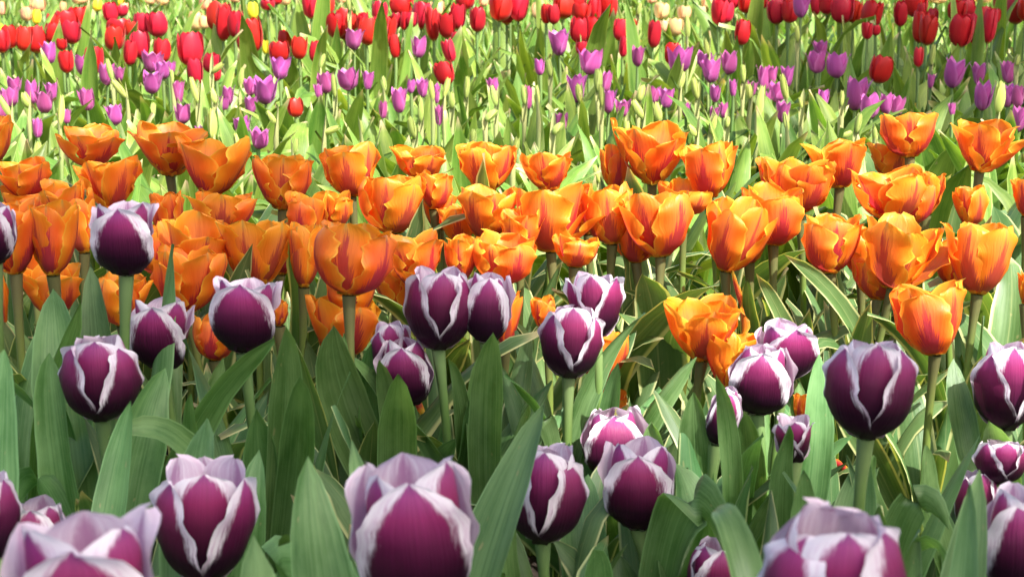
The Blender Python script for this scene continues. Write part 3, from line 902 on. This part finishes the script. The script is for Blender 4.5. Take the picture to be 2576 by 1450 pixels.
BP_BUD = bloom_protos('bud_bloom', M_BUD, 4, 80, 'bud')
BP_YEL = bloom_protos('yellow_bloom', M_YELLOW, 3, 90, 'red')
BP_PALE = bloom_protos('pale_bloom', M_PALE, 5, 95, 'red')

def rowsof(s):
    return [tuple(float(q) for q in r.split(',')) for r in s.replace('\n', ' ').split()]

RED = rowsof('''8,78,134,40 28,65,122,40 60,68,130,36 92,70,135,45 132,38,80,30 132,60,112,38 172,28,88,54 183,54,112,42 157,98,128,24 170,130,185,34
237,120,187,42 281,8,57,34 287,66,130,44 300,48,90,56 333,55,95,32 357,34,88,38 399,32,95,48 326,103,166,30 355,82,148,43 407,98,160,38 478,85,168,62
497,150,215,36 533,136,185,40 545,165,205,26 552,10,83,60 592,30,96,36 612,55,130,32 640,48,133,48 674,0,27,34 705,105,158,46 719,78,125,32 754,95,150,36
793,105,158,28 814,-10,45,48 850,35,98,48 884,38,82,28 924,48,115,42 944,52,100,24 954,6,62,36 973,42,110,40 996,90,148,24 996,34,74,26 1014,-12,45,54
1059,8,75,46 1036,33,70,28 1124,35,97,40 1152,12,75,34 1138,100,158,28,-16 1146,82,115,24 1129,155,215,44,-18 1170,-12,25,42 1200,20,82,36 1256,-10,55,50
745,248,296,36 1304,-8,55,42 1393,14,62,30 1417,-20,49,48 1463,10,55,42 1458,45,110,40 1488,45,115,44 1464,105,140,30 1530,-8,50,46 1558,50,104,34
1566,92,145,22 1642,55,122,32 1690,110,165,36 1807,0,65,40 1846,-14,22,36 1876,-15,35,40 1913,-15,24,36 1863,52,115,34 1954,0,62,42 1980,-20,25,34
2080,-15,38,40 2120,-5,60,52 2190,5,73,48 2182,58,100,28 2265,5,68,30 2307,-15,45,50 2342,22,72,28 2330,42,115,42 2405,2,54,42 2415,40,120,52
2455,38,115,34 2470,18,60,36 2520,-12,30,40 2555,-5,62,46 2207,142,210,50,10 2310,120,170,22''')
MAG = rowsof('''127,112,160,34 212,142,190,40 270,165,215,38 301,172,205,24 380,135,182,48 410,160,200,34 425,157,190,30 381,185,236,46 450,208,262,30
460,266,312,38 38,198,235,34 30,225,268,44 8,235,300,32 82,208,262,34 115,235,285,46 132,213,255,30 222,228,278,34 291,268,315,40 168,278,312,22
96,302,348,22 576,222,265,28 565,245,278,24 632,200,240,30 630,248,290,32 612,298,342,40 650,328,375,44 510,320,356,26 704,150,200,48 668,202,262,52
820,188,235,38 878,178,228,46 924,185,226,30 891,80,126,46 1053,98,146,36 803,215,248,20 1064,203,246,30 1034,203,236,20 1006,228,284,38 964,258,300,20
1098,215,262,24 1104,270,318,18 1240,200,236,28 1408,83,140,50 1360,152,190,26 1480,132,188,52 1503,128,172,28 1604,122,168,30 1710,126,186,54
1770,135,172,40 1788,155,208,48 1832,135,188,38 1452,196,258,46 1522,185,232,28 1530,232,285,34 1563,255,295,36 1640,222,268,38 1676,228,272,38
1330,222,275,20 1413,290,335,34 1800,218,258,28 1845,205,245,20 1890,208,242,24 1726,262,295,22 1795,272,304,24 1820,262,298,22 1922,172,228,36
1928,232,268,24 2014,-8,45,44 2064,108,150,34 2055,135,185,42 2105,140,197,50 1940,172,215,28 1980,172,220,30 1952,212,258,42 1967,260,308,34
2072,230,268,26 2150,205,278,54 2190,242,298,46 2230,240,288,30 2255,246,290,36 2395,155,222,50 2340,190,222,20 2460,165,213,36 2537,160,210,34
2470,212,278,42 2535,218,270,40 2562,220,272,36 2562,275,332,36 2395,262,292,18''')
BUD = rowsof('''283,140,205,24,-10 322,195,250,22,-38 434,175,212,14 498,195,260,20 532,150,184,20,50 542,220,262,20 603,178,222,18,10 380,255,308,22 27,240,295,22,-25
72,237,272,24,-15 152,243,318,26 535,285,352,30,5 90,355,420,32 804,125,176,23,18 843,192,248,17 968,192,232,22 879,-5,30,16 694,268,312,24,-32 1172,185,250,22
1249,205,268,22,-14 1089,200,256,20,8 1116,203,248,18,14 1137,235,274,22 1059,240,308,24 1220,266,304,22,48 814,300,336,22,66 1044,302,350,22 911,295,338,18
1604,0,40,20 1730,52,98,18 1782,93,140,20 1385,150,195,22,8 1504,178,232,26 1460,208,260,22 1710,170,226,24 1755,188,252,26 1870,155,210,22,6 1618,250,300,23,-28
1607,215,256,22,15 1905,228,300,25,6 1320,215,265,18 1355,215,265,17 1514,218,270,14 1660,265,310,22,-12 1390,308,338,22,40 1752,303,344,23,-34 1788,288,338,23,14
1828,290,322,18 1888,218,250,22 1576,308,338,20 1508,400,462,24,-15 2006,62,108,18 1980,190,255,24,-14 2342,120,166,16 2117,225,268,18 2509,210,288,34,-4
2154,285,336,22 2017,238,274,14 1982,283,332,19 2557,136,166,15 2202,322,362,20 2115,318,346,20,60 740,340,390,22,10 1190,330,380,22,-8 1290,350,400,22,12 600,330,382,20,-10''')
PALE = rowsof('''68,18,54,28 97,0,32,36 201,-12,12,32 315,8,30,18 378,-12,13,24 408,-12,15,30 518,-8,28,28 492,32,78,34 512,40,74,26 5,5,40,18 612,12,42,18 158,5,32,16
776,62,102,26 914,28,60,30 1101,5,44,34 784,4,40,22 1350,8,48,24 1664,8,50,34 1719,16,52,32 1698,48,92,36 1673,52,84,20 1778,-6,24,26 1763,16,42,20
2355,-15,10,46 2470,-15,8,40 720,-10,14,24 1215,-8,18,22 590,-14,8,24 860,-14,10,22 1640,-14,10,24''')
YELLOW = rowsof('''91,25,62,20 244,2,30,22 297,-10,17,26 638,8,50,24 434,132,160,15 2,60,82,14 669,102,138,18 1690,176,208,18 2440,-5,29,20 2113,96,122,14 2180,110,134,14''')

_r = random.Random(9)
for _q in [q for q in RED if q[2] < 118 and int(q[0]) % 3]:
    RED.append((min(2590, max(-8, _q[0] + _r.choice((-1, 1)) * _r.uniform(18, 34))), _q[1] + _r.uniform(-16, 10), _q[2] + _r.uniform(-16, 10), _q[3] * _r.uniform(.7, 1.0)))
STRIP = ['at the far left', 'left of the photo', 'left of centre', 'in the centre', 'right of centre', 'right of the photo', 'at the far right']
ORD = ['topmost', 'second highest', 'third highest', 'fourth highest', 'fifth highest', 'sixth highest', 'seventh highest', 'eighth highest', 'ninth highest', 'tenth highest',
       'eleventh highest', 'twelfth highest', 'thirteenth highest', 'fourteenth highest', 'fifteenth highest', 'sixteenth highest', 'seventeenth highest', 'eighteenth highest', 'nineteenth highest', 'twentieth highest',
       'twenty-first highest', 'twenty-second highest', 'twenty-third highest', 'twenty-fourth highest', 'twenty-fifth highest', 'twenty-sixth highest', 'twenty-seventh highest', 'twenty-eighth highest', 'twenty-ninth highest', 'thirtieth highest']

def strip_labels(rows, look, where):
    lab = {}
    for s in range(7):
        idx = [i for i, r in enumerate(rows) if min(6, max(0, int(r[0] / 368.1))) == s]
        idx.sort(key=lambda i: rows[i][1] + rows[i][2])
        for k, i in enumerate(idx):
            o = ORD[k]
            if k == len(idx) - 1 and k > 0: o = 'lowest'
            lab[i] = '%s %s, %s %s there' % (look(rows[i]), STRIP[s], o, where)
    return lab

def look_red(r):
    a = 'leaning red tulip' if len(r) > 4 else 'slender red tulip' if r[3] < 31 else 'broad red tulip' if r[3] > 47 else 'egg-shaped red tulip'
    return a
def look_mag(r):
    return 'small magenta tulip' if r[3] < 31 else 'wide flaring magenta tulip' if r[3] > 44 else 'magenta tulip'
def look_bud(r):
    return 'nodding yellow-green tulip bud' if len(r) > 4 and abs(r[4]) > 20 else 'plump yellow-green tulip bud' if r[3] > 23 else 'slim yellow-green tulip bud'

def field(rows, name, cat, group, protos, labels, depth, stem_mat, sr, lp, nleaf, seed, lbase=.30, sc=(1.12, 1.08)):
    stems = []
    rg = random.Random(seed)
    for k in range(5):       # unit-height stems, each a little bent
        stems.append(stem_mesh(name + '_stem', Vector((0, 0, -.02)), Vector((0, 0, 1)), Vector((rg.uniform(-.05, .05), rg.uniform(-.05, .05), 0)), 1, .85, stem_mat, 7, 6))
    for i, r in enumerate(rows):
        rng = random.Random(seed * 131 + i)
        x, yt, yb, w = r[:4]
        tilt = r[4] if len(r) > 4 else rng.uniform(-6, 6)
        d = depth((yt + yb) / 2) + rng.uniform(-.06, .06)
        pb = at(x, yb, d)
        H = metres(yb - yt, pb) * sc[1]; W = metres(w, pb) * sc[0]
        if name == 'tulip_bud_plant':
            k_ = rng.uniform(.8, 1.2); H *= k_; W *= k_ * rng.uniform(.85, 1.1)
            if len(r) < 5: tilt = rng.uniform(-14, 14)
        if abs(tilt) > 30: H = max(H, W * 2.1)
        lean = Vector((-math.sin(R(tilt)) * .0, 0, 0))
        root = make_tulip_root(name, pb.x + rng.uniform(-.012, .012), d)
        tag(root, labels[i], cat, group)
        top = pb - root.location
        st = link('stem', rng.choice(stems), root)
        # unit stem is stretched from the ground to the bloom, sheared by rotation only
        L = top.length
        q = Vector((0, 0, 1)).rotation_difference(top.normalized())
        st.rotation_euler = q.to_euler()
        st.scale = (sr, sr, L * 1.005)
        b = link('flower_head', rng.choice(protos), root, top)
        b.scale = (W, W * rng.uniform(.9, 1.05), H)
        b.rotation_euler = (R(rng.uniform(-6, 6)), R(tilt), R(rng.uniform(0, 360)) if abs(tilt) < 10 else 0)
        add_leaves(root, lp, nleaf if rng.random() < .6 else max(1, nleaf - 1), rng, max(.26, pb.z), lbase, .85, 1.22)

field(RED, 'red_tulip', 'tulip', 'red tulips in the back bed', BP_RED, strip_labels(RED, look_red, 'of the reds'),
      lambda y: lin([(-10, 5.3), (20, 5.0), (60, 4.65), (110, 4.3), (180, 3.9), (270, 3.4)], y), M_STEM_FAR, .0034, LP_FIELD, 3, 3, .31)
field(MAG, 'magenta_tulip', 'tulip', 'magenta tulips before the red bed', BP_MAG, strip_labels(MAG, look_mag, 'of the magentas'),
      lambda y: lin([(20, 4.75), (110, 4.35), (180, 3.95), (250, 3.55), (350, 3.1)], y), M_STEM_FAR, .0030, LP_LIME, 2, 4, .31, (1.34, 1.18))
field(BUD, 'tulip_bud_plant', 'tulip bud', 'unopened tulip buds among the leaves', BP_BUD, strip_labels(BUD, look_bud, 'of the buds'),
      lambda y: lin([(20, 4.5), (120, 4.0), (250, 3.3), (330, 2.85), (420, 2.5)], y), M_STEM_BUD, .0042, LP_LIME, 3, 5, .31, (.76, 1.12))
field(PALE, 'pale_pink_tulip', 'tulip', 'pale tulips behind the reds', BP_PALE, strip_labels(PALE, lambda r: 'pale cream and pink tulip', 'of the pale ones'),
      lambda y: lin([(-10, 7.4), (30, 6.6), (70, 5.7)], y), M_STEM_FAR, .004, LP_FIELD, 2, 6, .33)
field(YELLOW, 'yellow_tulip', 'tulip', 'yellow tulips behind the reds', BP_YEL, strip_labels(YELLOW, lambda r: 'bright yellow tulip', 'of the yellows'),
      lambda y: lin([(-10, 7.3), (30, 6.5), (70, 5.6), (150, 5.0), (190, 4.3)], y), M_STEM_FAR, .004, LP_FIELD, 2, 8, .33)

# ------------------------------------------------------------------ petals that fell on the leaves and the soil
for i, (x, y, d, h, lab) in enumerate([
 (1062, 1040, 1.6, .035, 'fallen orange petal upright in the leaves under the pinkish purple tulip'),
 (2130, 1182, 1.62, .03, 'fallen orange petal caught in leaves under the large purple goblet tulip'),
 (2212, 1240, 1.6, .03, 'fallen pinkish orange petal on the soil right of the thick goblet stem'),
 (1245, 1250, 1.5, .03, 'thin fallen orange petal left of the tall egg-shaped purple tulip')]):
    rng = random.Random(3000 + i)
    mb = MB()
    petal(mb, h * 1.3, h * .3, [20, 5, 0, 10, 20], h * .45, SH_ORANGE, 9, 12, rng, .8, .003, .3)
    o = link('fallen_petal', mb.mesh('orange_petal', M_ORANGE), None, at(x, y, d))
    o.rotation_euler = (R(rng.uniform(10, 50)), R(rng.uniform(-30, 30)), R(-90 + rng.uniform(-40, 40)))
    tag(o, lab, 'petal', 'fallen orange petals')

# ------------------------------------------------------------------ uncountable leaf mass between the plants
def mass(name, mat, regions, seed):
    rng = random.Random(seed)
    mb = MB()
    for (y0, y1, n_, hlo, hhi, wlo, whi, nu, nv, tmax) in regions:
        for _ in range(n_):
            y = math.sqrt(rng.uniform(y0 * y0, y1 * y1))
            x = rng.uniform(-1, 1) * (.40 * y + .40)
            L = rng.uniform(hlo, hhi)
            M = Matrix.Translation((x, y, -.01)) @ Matrix.Rotation(rng.uniform(0, 6.283), 4, 'Z')
            grow_leaf(mb, L, rng.uniform(wlo, whi), rng.uniform(0, 20), rng.uniform(10, tmax), rng.uniform(.5, 1), rng, nu, nv, M, rng.uniform(1.2, 2.4), rng.uniform(20, 70) if rng.random() < .25 else 0, .004)
    o = link(name, mb.mesh(name, mat))
    o['kind'] = 'stuff'
    return o
o = mass('bed_foliage', M_LEAF_MASS_NEAR, [(1.05, 2.25, 540, .17, .27, .022, .044, 5, 11, 80)], 31)
tag(o, 'mixed green tulip leaves with cream edges crowding between the front stems', 'foliage')
o = mass('field_foliage', M_LEAF_MASS, [(2.25, 3.9, 2150, .24, .43, .042, .076, 5, 11, 115), (3.9, 5.4, 2050, .30, .46, .040, .068, 3, 9, 80), (5.4, 12.5, 5000, .30, .50, .036, .06, 3, 6, 50), (12.5, 17.5, 3000, .42, .56, .05, .08, 3, 5, 40)], 32)
tag(o, 'bright yellow-green tulip leaves filling the field behind the orange tulips', 'foliage')

# ------------------------------------------------------------------ the tree behind the camera whose crown shades the front bed
def shade_point(p, h):
    k = (h - p.z) / SUN_DIR.z
    return p + SUN_DIR * k
def tree():
    rng = random.Random(77)
    root = bpy.data.objects.new('shade_tree', None)
    root.location = (5.3, -4.6, 0)
    SC.collection.objects.link(root)
    tag(root, 'leafy broad tree beside the bed, casting the dappled shade', 'tree')
    mb = MB()
    top = Vector((-1.6, 1.0, 5.4))
    pts = [bez(Vector((0, 0, -.1)), Vector((.1, 0, 3.0)), top, k / 8) for k in range(9)]
    tube(mb, pts, [.17 - .014 * k for k in range(9)], 12)
    limbs = [(3, (-2.6, .6, 4.6)), (4, (-1.0, 2.6, 5.0)), (5, (-3.0, 1.8, 5.6)), (6, (-.4, 3.8, 5.8)), (4, (1.2, .8, 5.0)), (5, (-2.0, -.8, 5.6))]
    for s, e in limbs:
        a = pts[s]; e = Vector(e)
        c = (a + e) / 2 + Vector((0, 0, .4))
        tube(mb, [bez(a, c, e, k / 6) for k in range(7)], [.07 - .009 * k for k in range(7)], 8)
    link('trunk', mb.mesh('tree_trunk', mat_bark()), root)
    cm = MB()
    def leafq(p, s):
        ax = Vector((rng.gauss(0, 1), rng.gauss(0, 1), rng.gauss(0, 1))).normalized()
        nrm = (SUN_DIR * .6 + Vector((rng.gauss(0, .5), rng.gauss(0, .5), rng.gauss(0, .5)))).normalized()
        a = nrm.cross(ax).normalized(); b = nrm.cross(a)
        rows = [[p - a * s * .1 - b * s, p + a * s * .1 - b * s], [p - a * s * .5, p + a * s * .5], [p - a * s * .08 + b * s, p + a * s * .08 + b * s]]
        cm.grid([[v - root.location for v in r] for r in rows], 2, 3)
    # shaded patches of the bed (x0,x1,y0,y1 on the bed, leaves per patch)
    for (x0, x1, y0, y1, n_) in SHADE:
        for _ in range(n_):
            p = Vector((rng.uniform(x0, x1), rng.uniform(y0, y1), .3))
            q = shade_point(p, rng.uniform(4.3, 6.6))
            leafq(q, rng.uniform(.05, .085))
    for _ in range(1500):
        a = rng.uniform(0, 6.283); rr = math.sqrt(rng.random()) * 2.4
        p = Vector((5.2 + rr * math.cos(a), -4.9 + rr * math.sin(a), rng.uniform(4.4, 6.8)))
        leafq(p, rng.uniform(.06, .1))
    link('crown', cm.mesh('tree_crown', M_LEAF_BLUE), root)
SHADE = [
 (-.62, .62, .55, 1.10, 370), (-.62, .22, 1.10, 1.32, 200), (.22, .62, 1.10, 1.32, 50), (-.62, .06, 1.30, 1.66, 170),
 (-.85, -.28, 1.6, 2.28, 140), (-.30, -.16, 1.6, 1.92, 30),
 (.66, 2.2, 3.6, 5.8, 3600), (-.5, .6, 2.4, 4.2, 60),
]
tree()
